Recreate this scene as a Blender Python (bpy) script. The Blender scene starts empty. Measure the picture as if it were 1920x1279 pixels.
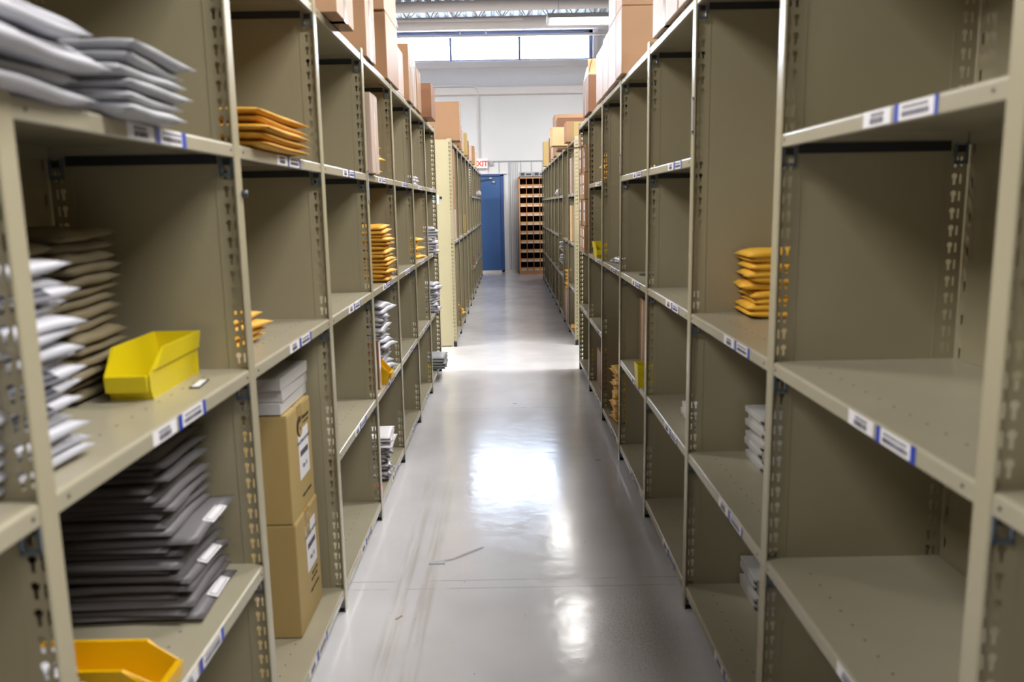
import bpy, bmesh, math, random
from mathutils import Vector, Matrix
from mathutils.geometry import tessellate_polygon
R = math.radians
C = bpy.context.scene.collection
sc = bpy.context.scene

# ------------------------------------------------------------------ camera
CAM_H = 1.5332
F_PX, PITCH, ROLL, YAW = 1512.55, .16674, -.017136, .0021206
fwd = Vector((math.sin(YAW)*math.cos(PITCH), math.cos(YAW)*math.cos(PITCH), -math.sin(PITCH)))
rgt = Vector((math.cos(YAW), -math.sin(YAW), 0)); up = rgt.cross(fwd)
r2 = rgt*math.cos(ROLL) + up*math.sin(ROLL); u2 = -rgt*math.sin(ROLL) + up*math.cos(ROLL)
cd = bpy.data.cameras.new('camera'); cam = bpy.data.objects.new('camera', cd); C.objects.link(cam)
M = Matrix((r2, u2, -fwd)).transposed().to_4x4(); M.translation = Vector((0, 0, CAM_H))
cam.matrix_world = M
cd.sensor_width = 36; cd.lens = F_PX/1920*36; cd.clip_start = .02; cd.clip_end = 200
cd.dof.use_dof = True; cd.dof.focus_distance = 8.0; cd.dof.aperture_fstop = 3.2
sc.camera = cam

# ------------------------------------------------------------------ world, exposure
w = bpy.data.worlds.new('daylight'); sc.world = w; w.use_nodes = True
bg = w.node_tree.nodes['Background']; bg.inputs[0].default_value = (.66, .79, 1, 1); bg.inputs[1].default_value = 44.0
sc.view_settings.view_transform = 'Standard'; sc.view_settings.look = 'None'
sc.view_settings.exposure = 0.0; sc.view_settings.gamma = 1
LAMP_W = 205.0                                  # watts of each ceiling lamp
LAMP_ROWS = (-2.5, .9, 4.3, 7.7, 11.1, 14.5); LAMP_X = (-3.06, 1.92)

# ------------------------------------------------------------------ materials
MATS = {}
def srgb(c):
    return tuple(((v/255)/12.92 if v/255 <= .04045 else ((v/255+.055)/1.055)**2.4) for v in c) + (1,)
def mat(name, col, rough=.5, metal=0, noise=0, nscale=20, coat=0, bump=0, emit=None, spec=.5, sat=None):
    m = bpy.data.materials.new(name); m.use_nodes = True; nt = m.node_tree; b = nt.nodes['Principled BSDF']
    c = srgb(col); b.inputs['Base Color'].default_value = c
    b.inputs['Roughness'].default_value = rough; b.inputs['Metallic'].default_value = metal
    b.inputs['Specular IOR Level'].default_value = spec
    if coat: b.inputs['Coat Weight'].default_value = coat; b.inputs['Coat Roughness'].default_value = .12
    if noise or bump:
        tc = nt.nodes.new('ShaderNodeTexCoord'); n = nt.nodes.new('ShaderNodeTexNoise')
        n.inputs['Scale'].default_value = nscale; n.inputs['Detail'].default_value = 5
        nt.links.new(tc.outputs['Object'], n.inputs['Vector'])
        if noise:
            mx = nt.nodes.new('ShaderNodeMixRGB'); mx.blend_type = 'MULTIPLY'; mx.inputs[1].default_value = c
            cr = nt.nodes.new('ShaderNodeValToRGB'); cr.color_ramp.elements[0].position = .3; cr.color_ramp.elements[1].position = .7
            k = 1-noise; cr.color_ramp.elements[0].color = (k, k, k, 1)
            nt.links.new(n.outputs['Fac'], cr.inputs[0]); nt.links.new(cr.outputs[0], mx.inputs[2]); mx.inputs[0].default_value = 1
            nt.links.new(mx.outputs[0], b.inputs['Base Color'])
        if bump:
            bp = nt.nodes.new('ShaderNodeBump'); bp.inputs['Strength'].default_value = bump; bp.inputs['Distance'].default_value = .01
            nt.links.new(n.outputs['Fac'], bp.inputs['Height']); nt.links.new(bp.outputs[0], b.inputs['Normal'])
    if emit:
        b.inputs['Emission Color'].default_value = srgb(emit[0]); b.inputs['Emission Strength'].default_value = emit[1]
    MATS[name] = m; return m
BEIGE = mat('beige_steel_paint', (155, 146, 120), .30, noise=.05, nscale=3, spec=.6)
SHELF = mat('beige_shelf_paint', (166, 159, 138), .26, noise=.07, nscale=6, spec=.6)
POST = mat('beige_post_paint', (166, 158, 133), .25, spec=.6)
BEIGE_LIT = mat('beige_paint_lit_end', (188, 180, 146), .4, noise=.04, nscale=4)  # same beige paint, cross aisle light put into the colour of end panels
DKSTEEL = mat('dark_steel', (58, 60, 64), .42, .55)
ZINC = mat('zinc_clip', (128, 142, 158), .30, .85)
DOT = mat('dark_hole', (40, 36, 28), .8)
YEL = mat('yellow_padded_paper', (228, 170, 56), .55, noise=.12, nscale=14, bump=.15)
GOLD = mat('golden_padded_paper', (240, 184, 60), .5, noise=.10, nscale=18, bump=.25)
WHITE = mat('white_poly', (186, 186, 195), .38, noise=.05, nscale=10, bump=.15)
GREYW = mat('pale_grey_poly', (172, 173, 179), .42, noise=.10, nscale=12, bump=.2)
INK = mat('dark_blue_print', (36, 38, 54), .5)
KRAFT = mat('kraft_mailer_paper', (124, 112, 86), .6, noise=.12, nscale=12, bump=.15)
SLATE = mat('slate_grey_mailer', (124, 121, 124), .42, noise=.10, nscale=9, bump=.1)
BIN = mat('yellow_bin_plastic', (212, 192, 14), .38, spec=.5)
BIN2 = mat('amber_bin_plastic', (222, 172, 0), .38)
CARD = mat('brown_cardboard', (160, 123, 90), .48, noise=.07, nscale=5)
CARDL = mat('pale_cardboard', (216, 186, 142), .75, noise=.06, nscale=5)
CARDY = mat('tan_cardboard', (174, 150, 96), .62, noise=.06, nscale=4)
CARDD = mat('dark_cardboard', (136, 94, 67), .48, noise=.06, nscale=5)
CARDP = mat('pinkish_cardboard', (190, 168, 155), .48, noise=.06, nscale=6)
TAPE = mat('clear_glossy_tape', (214, 204, 198), .12, coat=.6)
TAPEB = mat('brown_tape', (176, 146, 84), .2, coat=.6)
PAPER = mat('white_paper', (226, 224, 228), .6)
BOOK = mat('white_book_cover', (200, 198, 196), .45, noise=.04, nscale=8)
BLUET = mat('blue_tape', (36, 62, 168), .45)
TXT = mat('label_ink', (84, 80, 92), .7)
TXTB = mat('carton_ink', (58, 46, 30), .7)
DUCT = mat('white_duct_paint', (232, 226, 224), .5)
DOORB = mat('blue_door_paint', (58, 98, 156), .45, noise=.03, nscale=2)
DOORF = mat('blue_frame_paint', (48, 84, 142), .45)
NAVY = mat('navy_window_frame', (92, 102, 134), .5)
WOOD = mat('oak_veneer', (206, 148, 96), .45, noise=.14, nscale=7)
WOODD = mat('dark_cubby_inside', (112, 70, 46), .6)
GREYP = mat('grey_plastic', (176, 178, 184), .45)
DARKP = mat('charcoal_plastic', (62, 66, 74), .4)
RED = mat('red_plastic', (214, 52, 40), .45)
REDL = mat('exit_red_letters', (240, 50, 50), .5, emit=((255, 50, 50), 1.2))
SIGN = mat('exit_sign_face', (246, 236, 232), .5, emit=((255, 240, 236), .25))
CHROME = mat('brushed_metal', (190, 194, 198), .25, .9)
LAMPM = mat('lamp_lens', (255, 252, 248), .5, emit=((255, 250, 244), 4.5))
LAMPB = mat('lamp_housing_white', (238, 238, 238), .4)
WALLM = mat('white_wall_panel', (232, 233, 236), .55, noise=.02, nscale=2)
WRIB = mat('grey_wall_rib', (176, 180, 186), .5)
SIDEW = mat('side_wall_paint', (120, 120, 118), .7)
DECK = mat('ceiling_deck', (128, 129, 128), .55)
STRAP = mat('clear_strap', (212, 214, 222), .15, coat=.5)
PLAST = None
def clear_plastic():
    m = bpy.data.materials.new('crinkled_clear_plastic'); m.use_nodes = True; nt = m.node_tree; b = nt.nodes['Principled BSDF']
    tc = nt.nodes.new('ShaderNodeTexCoord'); n = nt.nodes.new('ShaderNodeTexNoise'); n.inputs['Scale'].default_value = 38; n.inputs['Detail'].default_value = 6
    nt.links.new(tc.outputs['Object'], n.inputs['Vector'])
    cr = nt.nodes.new('ShaderNodeValToRGB'); e = cr.color_ramp.elements
    e[0].position = .38; e[0].color = srgb((66, 62, 66)); e[1].position = .56; e[1].color = srgb((226, 226, 232))
    nt.links.new(n.outputs['Fac'], cr.inputs[0]); nt.links.new(cr.outputs[0], b.inputs['Base Color'])
    bp = nt.nodes.new('ShaderNodeBump'); bp.inputs['Strength'].default_value = .8; nt.links.new(n.outputs['Fac'], bp.inputs['Height']); nt.links.new(bp.outputs[0], b.inputs['Normal'])
    b.inputs['Roughness'].default_value = .14; b.inputs['Coat Weight'].default_value = .5
    return m
PLAST = clear_plastic()
def glass():
    m = bpy.data.materials.new('window_glass'); m.use_nodes = True; nt = m.node_tree
    for n in list(nt.nodes): nt.nodes.remove(n)
    o = nt.nodes.new('ShaderNodeOutputMaterial'); t = nt.nodes.new('ShaderNodeBsdfTransparent'); g = nt.nodes.new('ShaderNodeBsdfGlossy'); mx = nt.nodes.new('ShaderNodeMixShader')
    g.inputs['Roughness'].default_value = .02; mx.inputs[0].default_value = .07
    nt.links.new(t.outputs[0], mx.inputs[1]); nt.links.new(g.outputs[0], mx.inputs[2]); nt.links.new(mx.outputs[0], o.inputs[0]); return m
GLASS = glass()
def floor_mat():
    m = bpy.data.materials.new('grey_epoxy_floor'); m.use_nodes = True; nt = m.node_tree; b = nt.nodes['Principled BSDF']; L = nt.links.new
    def N(t): return nt.nodes.new(t)
    tc = N('ShaderNodeTexCoord'); sep = N('ShaderNodeSeparateXYZ'); L(tc.outputs['Object'], sep.inputs[0])
    def math_(op, a, bb=None):
        n = N('ShaderNodeMath'); n.operation = op
        for i, v in enumerate((a, bb)):
            if v is None: continue
            if isinstance(v, (int, float)): n.inputs[i].default_value = v
            else: L(v, n.inputs[i])
        return n.outputs[0]
    def noise(scale, vec=None, det=5):
        n = N('ShaderNodeTexNoise'); n.inputs['Scale'].default_value = scale; n.inputs['Detail'].default_value = det
        L(vec if vec else tc.outputs['Object'], n.inputs['Vector']); return n.outputs['Fac']
    def band(coord, c, wd, soft):              # 1 inside a band about c
        d = math_('ABSOLUTE', math_('SUBTRACT', coord, c))
        mr = N('ShaderNodeMapRange'); mr.inputs[1].default_value = wd; mr.inputs[2].default_value = wd+soft; mr.inputs[3].default_value = 1; mr.inputs[4].default_value = 0
        L(d, mr.inputs[0]); return mr.outputs[0]
    def thr(v, a, bb):
        mr = N('ShaderNodeMapRange'); mr.inputs[1].default_value = a; mr.inputs[2].default_value = bb; L(v, mr.inputs[0]); return mr.outputs[0]
    col = N('ShaderNodeRGB'); col.outputs[0].default_value = srgb((222, 221, 225)); cur = col.outputs[0]
    def mixc(fac, c, amt):
        nonlocal cur
        mx = N('ShaderNodeMixRGB'); mx.inputs[2].default_value = srgb(c); L(math_('MULTIPLY', fac, amt), mx.inputs[0]); L(cur, mx.inputs[1]); cur = mx.outputs[0]
    mixc(thr(noise(1.6), .4, .7), (190, 188, 190), .5)
    # wheel tracks along the left, worn and broken up
    mp = N('ShaderNodeMapping'); mp.inputs['Scale'].default_value = (40, 2.2, 1); L(tc.outputs['Object'], mp.inputs[0]); st = noise(1.0, mp.outputs[0])
    for cx, wd in ((-.455, .022), (-.355, .020)):
        mixc(math_('MULTIPLY', math_('MULTIPLY', band(sep.outputs[0], cx, wd, .02), thr(sep.outputs[1], 5.0, 3.4)), thr(st, .40, .66)), (168, 156, 142), .42)
    # scuffs near the right
    dx = math_('MULTIPLY', math_('SUBTRACT', sep.outputs[0], .43), 4.5); dy = math_('MULTIPLY', math_('SUBTRACT', sep.outputs[1], 2.75), 2.2)
    rr = math_('ADD', math_('MULTIPLY', dx, dx), math_('MULTIPLY', dy, dy))
    mixc(math_('MULTIPLY', thr(rr, 1.0, .0), thr(noise(110, det=8), .44, .70)), (140, 134, 128), .6)
    # control joints across the aisle
    for cy in (3.07, 3.14, 6.02, 9.6): mixc(math_('MULTIPLY', band(sep.outputs[1], cy, .0015, .003), thr(noise(6), .40, .5)), (140, 138, 140), .55)
    # specks
    mixc(thr(noise(60, det=2), .745, .77), (104, 100, 98), .8)
    L(cur, b.inputs['Base Color'])
    ro = N('ShaderNodeMapRange'); ro.inputs[1].default_value = .3; ro.inputs[2].default_value = .75; ro.inputs[3].default_value = .125; ro.inputs[4].default_value = .20
    L(noise(7), ro.inputs[0]); L(ro.outputs[0], b.inputs['Roughness']); b.inputs['Specular IOR Level'].default_value = .62
    bp = N('ShaderNodeBump'); bp.inputs['Strength'].default_value = .05; bp.inputs['Distance'].default_value = .02; L(noise(14), bp.inputs['Height']); L(bp.outputs[0], b.inputs['Normal'])
    return m
FLOORM = floor_mat()

# ------------------------------------------------------------------ helpers
class MB:
    def __init__(s): s.bm = bmesh.new(); s.mats = []
    def mi(s, m):
        if m not in s.mats: s.mats.append(m)
        return s.mats.index(m)
    def box(s, x0, x1, y0, y1, z0, z1, m, bev=0, seg=2):
        x0, x1 = min(x0, x1), max(x0, x1); y0, y1 = min(y0, y1), max(y0, y1); z0, z1 = min(z0, z1), max(z0, z1)
        b = bmesh.new(); r = bmesh.ops.create_cube(b, size=1)
        for v in b.verts: v.co = Vector(((x0+x1)/2+v.co.x*(x1-x0), (y0+y1)/2+v.co.y*(y1-y0), (z0+z1)/2+v.co.z*(z1-z0)))
        if bev: bmesh.ops.bevel(b, geom=b.edges[:]+b.verts[:], offset=bev, segments=seg, affect='EDGES', profile=.5)
        s.add(b, m); return s
    def add(s, b, m):
        i = s.mi(m); mp = {}
        for v in b.verts: mp[v] = s.bm.verts.new(v.co)
        for f in b.faces:
            try: nf = s.bm.faces.new([mp[v] for v in f.verts]); nf.material_index = i
            except ValueError: pass
        b.free()
    def prism(s, pts, axis, a0, a1, m):        # closed outline in the plane normal to axis
        def P(p, a):
            return {'x': (a, p[0], p[1]), 'y': (p[0], a, p[1]), 'z': (p[0], p[1], a)}[axis]
        b = bmesh.new(); A = [b.verts.new(P(p, a0)) for p in pts]; B = [b.verts.new(P(p, a1)) for p in pts]; n = len(pts)
        b.faces.new(A[::-1]); b.faces.new(B)
        for i in range(n): b.faces.new((A[i], A[(i+1) % n], B[(i+1) % n], B[i]))
        s.add(b, m); return s
    def tube(s, pts, r, m, n=10):
        b = bmesh.new(); rings = []
        for i, p in enumerate(pts):
            p = Vector(p); d = (Vector(pts[min(i+1, len(pts)-1)])-Vector(pts[max(i-1, 0)])).normalized()
            a = d.cross(Vector((0, 0, 1)) if abs(d.z) < .9 else Vector((1, 0, 0))).normalized(); c = d.cross(a)
            rings.append([b.verts.new(p+a*r*math.cos(t)+c*r*math.sin(t)) for t in [2*math.pi*k/n for k in range(n)]])
        for q in range(len(rings)-1):
            for k in range(n): b.faces.new((rings[q][k], rings[q][(k+1) % n], rings[q+1][(k+1) % n], rings[q+1][k]))
        b.faces.new(rings[0][::-1]); b.faces.new(rings[-1]); s.add(b, m); return s
    def mesh(s, name, smooth=False, flipx=False):
        if flipx:
            for v in s.bm.verts: v.co.x *= -1
        bmesh.ops.recalc_face_normals(s.bm, faces=s.bm.faces[:])
        me = bpy.data.meshes.new(name)
        if smooth:
            for f in s.bm.faces: f.smooth = True
        s.bm.to_mesh(me); s.bm.free()
        for m in s.mats: me.materials.append(m)
        return me
def link(name, data, parent=None, loc=(0, 0, 0), rot=(0, 0, 0)):
    o = bpy.data.objects.new(name, data); C.objects.link(o); o.location = loc; o.rotation_euler = rot
    if parent: o.parent = parent
    return o
def text_obj(name, cu, parent, loc, rot):
    t = bpy.data.objects.new('tmp', cu); me = bpy.data.meshes.new_from_object(t); bpy.data.objects.remove(t)
    if not me.materials: me.materials.append(cu.materials[0])
    return link(name, me, parent, loc, rot)
def tag(o, label, cat, group=None):
    o['label'] = label; o['category'] = cat
    if group: o['group'] = group
    return o
def struct(name, me, loc=(0, 0, 0)):
    o = link(name, me, None, loc); o['kind'] = 'structure'; return o
def empty(name, loc, rotz=0):
    o = link(name, None, None, loc, (0, 0, rotz)); o.empty_display_size = .05; return o
ORD = ['topmost', 'second', 'third', 'fourth', 'fifth', 'sixth', 'seventh', 'eighth', 'ninth', 'tenth', 'eleventh', 'twelfth', 'thirteenth', 'fourteenth',
       'fifteenth', 'sixteenth', 'seventeenth', 'eighteenth', 'nineteenth', 'twentieth', 'twenty-first', 'twenty-second', 'twenty-third', 'twenty-fourth']
def from_top(n, i):                           # i counted from the bottom
    if i == n-1: return 'topmost'
    if i == 0: return 'lowest'
    return ORD[n-1-i]+' from top'

# ------------------------------------------------------------------ the room
WY = 18.75; RX0, RX1, RY0 = -9.0, 9.0, -8.0
def roof_z(y): return 5.52 + .085*(WY-y)
fm = MB().box(RX0, RX1, RY0, WY+.2, -.1, 0, FLOORM).mesh('floor'); struct('floor', fm)
def wall_ribbed():
    m = MB(); wx0, wx1, wz0, wz1 = -4.27, 1.86, 4.71, 5.30
    m.box(RX0, RX1, WY, WY+.15, 0, wz0, WALLM); m.box(RX0, RX1, WY, WY+.15, wz1, 5.75, WALLM)
    m.box(RX0, wx0, WY, WY+.15, wz0, wz1, WALLM); m.box(wx1, RX1, WY, WY+.15, wz0, wz1, WALLM)
    x = RX0+.1
    while x < RX1:                            # shallow ribs of the upper sheets
        m.box(x, x+.012, WY-.006, WY+.01, 2.53, 3.96, WALLM); x += .105
    return m.mesh('wall_back')
struct('wall_back', wall_ribbed())
m = MB(); x = -4.36
while x < 4.4:
    if not (-.72 < x < .02): m.box(x, x+.014, WY-.02, WY+.005, 0, 2.515, WRIB)
    else: m.box(x, x+.014, WY-.02, WY+.005, 2.25, 2.515, WRIB)
    x += .245
m.box(-5, 5, WY-.025, WY+.005, 2.51, 2.535, WRIB)
x = .02
while x < .26: m.box(x, x+.012, WY-.012, WY+.005, 0, 2.5, WRIB); x += .04
struct('trim_1', m.mesh('trim_1'))
struct('trim_2', MB().box(-5.5, 5.5, WY-.16, WY, 3.98, 4.13, DUCT, .006).mesh('trim_2'))
struct('trim_3', MB().box(-5.0, 2.2, WY-.10, WY, 4.56, 4.70, DUCT, .006).mesh('trim_3'))
struct('trim_4', MB().box(-6, 6, WY-.22, WY-.02, 5.33, 5.47, DUCT, .006).mesh('trim_4'))
struct('trim_5', MB().box(1.94, 2.05, WY-.12, WY, 2.6, 5.35, DUCT, .004).mesh('trim_5'))
struct('trim_6', MB().box(-5.0, 4, WY-.05, WY-.005, .0, .05, DUCT).mesh('trim_6'))
struct('wall_left', MB().box(RX0-.15, RX0, RY0, WY, 0, 8, SIDEW).mesh('wall_left'))
struct('wall_right', MB().box(RX1, RX1+.15, RY0, WY, 0, 8, SIDEW).mesh('wall_right'))
struct('wall_front', MB().box(RX0, RX1, RY0-.15, RY0, 0, 8, SIDEW).mesh('wall_front'))
m = MB()                                       # ribbed deck, sloping up towards the camera
b = bmesh.new(); xs = []; x = RX0
while x < RX1: xs += [(x, 0), (x+.10, 0), (x+.13, .025), (x+.17, .025), (x+.20, 0)]; x += .20
prev = None
for px, dz in xs:
    a = b.verts.new((px, WY+.1, roof_z(WY+.1)+dz)); c = b.verts.new((px, RY0, roof_z(RY0)+dz))
    if prev: b.faces.new((prev[0], a, c, prev[1]))
    prev = (a, c)
m.add(b, DECK); m.prism([(WY+.1, roof_z(WY+.1)+.06), (RY0, roof_z(RY0)+.06), (RY0, roof_z(RY0)+.2), (WY+.1, roof_z(WY+.1)+.2)], 'x', RX0, RX1, DECK)
struct('ceiling', m.mesh('ceiling'))
# window
wn = link('window_1', None); wn['kind'] = 'structure'
m = MB(); m.box(-4.27, 1.93, WY-.05, WY+.1, 4.68, 4.735, NAVY); m.box(-4.27, 1.93, WY-.05, WY+.1, 5.20, 5.32, NAVY)
m.box(-4.34, -4.27, WY-.05, WY+.1, 4.68, 5.3, NAVY); m.box(1.86, 1.93, WY-.05, WY+.1, 4.68, 5.32, NAVY)
for mx_ in (-2.74, -1.212, .316): m.box(mx_-.025, mx_+.025, WY-.03, WY+.09, 4.7, 5.25, NAVY)
link('window_frame', m.mesh('window_frame'), wn)
for a, c in ((-4.27, -2.765), (-2.715, -1.237), (-1.187, .291), (.341, 1.86)):
    link('pane', MB().box(a, c, WY+.04, WY+.046, 4.73, 5.21, GLASS).mesh('pane'), wn)
# a white rail of conduit crossing in front of the window head
tag(link('cable_rail', MB().box(-4, 2.4, WY-.5, WY-.45, 5.13, 5.18, DUCT, .004).box(-.98, -.96, WY-.5, WY-.46, 5.15, roof_z(WY-.5)+.0, DUCT).box(-.42, -.40, WY-.5, WY-.46, 5.15, roof_z(WY-.5), DUCT).mesh('cable_rail')),
    'thin white rail running across the top of the high window', 'rail')
# door
dr = link('door_1', None); dr['kind'] = 'structure'
m = MB(); m.box(-1.06, -.14, WY-.02, WY-.001, 0.01, 2.20, DOORB, .004); link('door_leaf', m.mesh('door_leaf'), dr)
m = MB(); m.box(-.165, -.09, WY-.05, WY-.001, 0, 2.225, DOORF, .004).box(-1.13, -1.06, WY-.05, WY-.001, 0, 2.225, DOORF, .004).box(-1.13, -.09, WY-.05, WY-.001, 2.19, 2.235, DOORF, .004)
link('door_frame', m.mesh('door_frame'), dr)
link('door_head_trim', MB().box(-1.2, -.02, WY-.045, WY-.001, 2.237, 2.262, DUCT, .003).mesh('door_head_trim'), dr)
m = MB(); m.box(-.42, -.35, WY-.09, WY-.02, 2.125, 2.165, CHROME, .004); m.tube([(-.38, WY-.07, 2.14), (-.62, WY-.06, 2.09)], .008, DARKP); link('door_closer', m.mesh('door_closer'), dr)
m = MB(); m.box(-.345, -.285, WY-.08, WY-.02, 2.035, 2.085, GREYP, .012); link('door_alarm', m.mesh('door_alarm'), dr)
m = MB(); m.tube([(-1.0, WY-.03, 1.0), (-1.0, WY-.08, 1.0), (-.9, WY-.08, 1.0)], .012, CHROME); link('door_handle', m.mesh('door_handle'), dr)
# exit sign
ex = empty('exit_sign', (-.60, WY-.09, 2.37)); tag(ex, 'white exit sign with red letters on the wall above blue door', 'exit sign')
link('housing', MB().box(-.155, .155, -.02, .06, 0, .21, SIGN, .006).mesh('housing'), ex)
link('conduit_box', MB().box(.20, .28, .03, .075, .06, .15, GREYP, .004).tube([(.14, .05, .13), (.21, .05, .13)], .01, GREYP).mesh('conduit_box'), ex)
tx = bpy.data.curves.new('EXIT', 'FONT'); tx.body = 'EXIT'; tx.size = .165; tx.align_x = 'CENTER'; tx.extrude = .002; tx.offset = .004; tx.materials.append(REDL); tx.space_character = .95
t = text_obj('letters', tx, ex, (0.0, -.024, .045), (R(90), 0, 0))
# conduit down the wall
pts = [(-2.6, WY-.18, 4.16), (-.85, WY-.18, 4.17), (-.72, WY-.175, 4.15), (-.65, WY-.17, 4.08), (-.625, WY-.165, 3.98), (-.62, WY-.06, 3.85), (-.615, WY-.06, 2.585)]
tag(link('conduit_pipe', MB().tube(pts, .014, DUCT, 8).mesh('conduit_pipe', True)), 'thin white conduit bending down the back wall to the exit sign', 'pipe')
# ceiling ducts and joists
tag(link('ceiling_duct', MB().tube([(-5, 16.4, 4.98), (5, 16.4, 5.06)], .115, DUCT, 24).mesh('ceiling_duct', True)), 'white round duct just above the high window', 'duct')
tag(link('ceiling_duct', MB().tube([(-5, 15.4, 5.07), (5, 15.4, 5.14)], .095, DUCT, 24).mesh('ceiling_duct', True)), 'higher white round duct at the top edge, nearer the camera', 'duct')
def joist(y, zb, label):
    zt = roof_z(y)-.02; m = MB(); m.box(-6, 6, y-.03, y+.03, zb, zb+.035, DUCT); m.box(-6, 6, y-.03, y+.03, zt-.04, zt, DUCT)
    x = -6; k = 0; st = .34
    while x < 6:
        a, c = (zb+.02, zt-.02) if k % 2 else (zt-.02, zb+.02)
        m.tube([(x, y, a), (x+st*.7, y, c)], .011, DUCT, 6); x += st*.7; k += 1
    tag(link('roof_joist', m.mesh('roof_joist')), label, 'joist', 'roof joists')
joist(17.35, 5.26, 'white open web roof joist closest to the window wall')
joist(16.9, 5.20, 'white open web roof joist just in front of the wall joist')
m = MB(); m.box(-5, .35, 16.1, 16.14, 5.0, 5.035, DUCT); m.box(-1.0, -.985, 16.1, 16.115, 5.03, roof_z(16.1), DUCT).box(-4, -3.985, 16.1, 16.115, 5.03, roof_z(16.1), DUCT)
tag(link('lamp_rail', m.mesh('lamp_rail')), 'slim white mounting rail beside the ceiling lamp', 'rail')

# ceiling lamps
hood = MB(); hood.prism([(-.30, 0), (.30, 0), (.16, .10), (-.16, .10)], 'x', -1.2, 1.2, LAMPB); hood_me = hood.mesh('lamp_housing')
lens = MB(); lens.box(-1.15, 1.15, -.27, .27, -.006, .012, LAMPM); lens_me = lens.mesh('lamp_lens')
lbar = MB(); lbar.box(-1.17, 1.17, -.012, .012, -.012, -.006, LAMPB); lbar_me = lbar.mesh('lens_bar')
for iy, ly in enumerate(LAMP_ROWS):
    for ix, lx in enumerate(LAMP_X):
        e = empty('ceiling_lamp', (lx, ly, 4.62))
        side = 'left' if ix == 0 else 'right'
        vis = ['', 'second', 'third', 'fourth', 'fifth', 'sixth'][5-iy]+' row from the window' if iy < 5 else 'nearest the window wall'
        tag(e, 'long white fluorescent ceiling lamp, %s one, %s' % (side, vis), 'ceiling lamp', 'fluorescent ceiling lamps')
        link('lamp_housing', hood_me, e); link('lamp_lens', lens_me, e); link('lens_bar', lbar_me, e)
        m_ = MB().tube([(-1, 0, .1), (-1, 0, roof_z(ly)-4.62)], .005, GREYP, 6).tube([(1, 0, .1), (1, 0, roof_z(ly)-4.62)], .005, GREYP, 6)
        link('hanger_rods', m_.mesh('hanger_rods'), e)
        ld = bpy.data.lights.new('lamp_light', 'AREA'); ld.shape = 'RECTANGLE'; ld.size = 2.3; ld.size_y = .54; ld.energy = LAMP_W*(.55 if ly < 0 else 1); ld.color = (1, .975, .94)
        link('lamp_light', ld, e, (0, 0, -.02))

# ------------------------------------------------------------------ shelving
PW = .914; DEP = .457; FL = .042
def strip_mesh(name, height, flip, mtl):      # perforated strip, keyholes and slots are real openings
    pitch = .041; n = int(height/pitch); w0, w1 = .002, .056
    cx, cz, r = .0315, .0265, .0068
    loops = [[(w0, 0), (w1, 0), (w1, pitch), (w0, pitch)], [(.0150, .008), (.0190, .008), (.0190, .031), (.0150, .031)],
             [(cx-.0028, .006), (cx+.0028, .006), (cx+.0028, .020)] + [(cx+r*math.cos(a), cz+r*math.sin(a)) for a in [R(d) for d in (-45, 0, 45, 90, 135, 180, 225)]] + [(cx-.0028, .020)]]
    tile = [Vector((p[0], 0, p[1])) for l in loops for p in l]
    tf = [list(t) for t in tessellate_polygon([[Vector((p[0], p[1], 0)) for p in l] for l in loops])]
    m = MB(); o = bmesh.new()
    for q in range(n):
        vs = [o.verts.new(t+Vector((0, 0, q*pitch))) for t in tile]
        for f in tf: o.faces.new([vs[i] for i in f])
    if height-n*pitch > .002:
        vs = [o.verts.new(p) for p in ((w0, 0, n*pitch), (w1, 0, n*pitch), (w1, 0, height), (w0, 0, height))]; o.faces.new(vs)
    bmesh.ops.remove_doubles(o, verts=o.verts[:], dist=1e-5)
    if flip:
        for v in o.verts: v.co.x = DEP - v.co.x
    m.add(o, mtl); return m
def shelf_mesh(w, side):
    D = DEP-.006
    pts = [(D, 0), (.007, 0), (.0045, -.0005), (.002, -.002), (.0005, -.0045), (0, -.007), (0, -.031), (.002, -.033), (.014, -.033), (.014, -.031), (.003, -.0305), (.003, -.007), (.006, -.003), (D-.002, -.003), (D-.002, -.033), (D, -.033)]
    m = MB(); m.prism(pts, 'y', 0, w, SHELF)
    m.box(.003, D-.003, 0, .0015, -.033, -.002, SHELF); m.box(.003, D-.003, w-.0015, w, -.033, -.002, SHELF)
    for yy in (.032, w-.032): m.tube([(.0005, yy, -.017), (-.0006, yy, -.017)], .0035, DOT, 8)
    for k in range(13): m.tube([(.085, 0.05+k*.062, -.0005), (.085, .05+k*.062, .0004)], .0028, DOT, 6)
    return m.mesh('shelf', flipx=(side < 0))
def clip_mesh():
    m = MB(); m.box(.004, .011, 0, .006, -.078, -.030, ZINC, .001); m.box(.031, .038, 0, .006, -.078, -.030, ZINC, .001); m.box(.004, .038, 0, .005, -.078, -.069, ZINC, .001); m.box(.004, .038, .004, .006, -.05, -.034, DKSTEEL)
    return m
ME = {}
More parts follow.
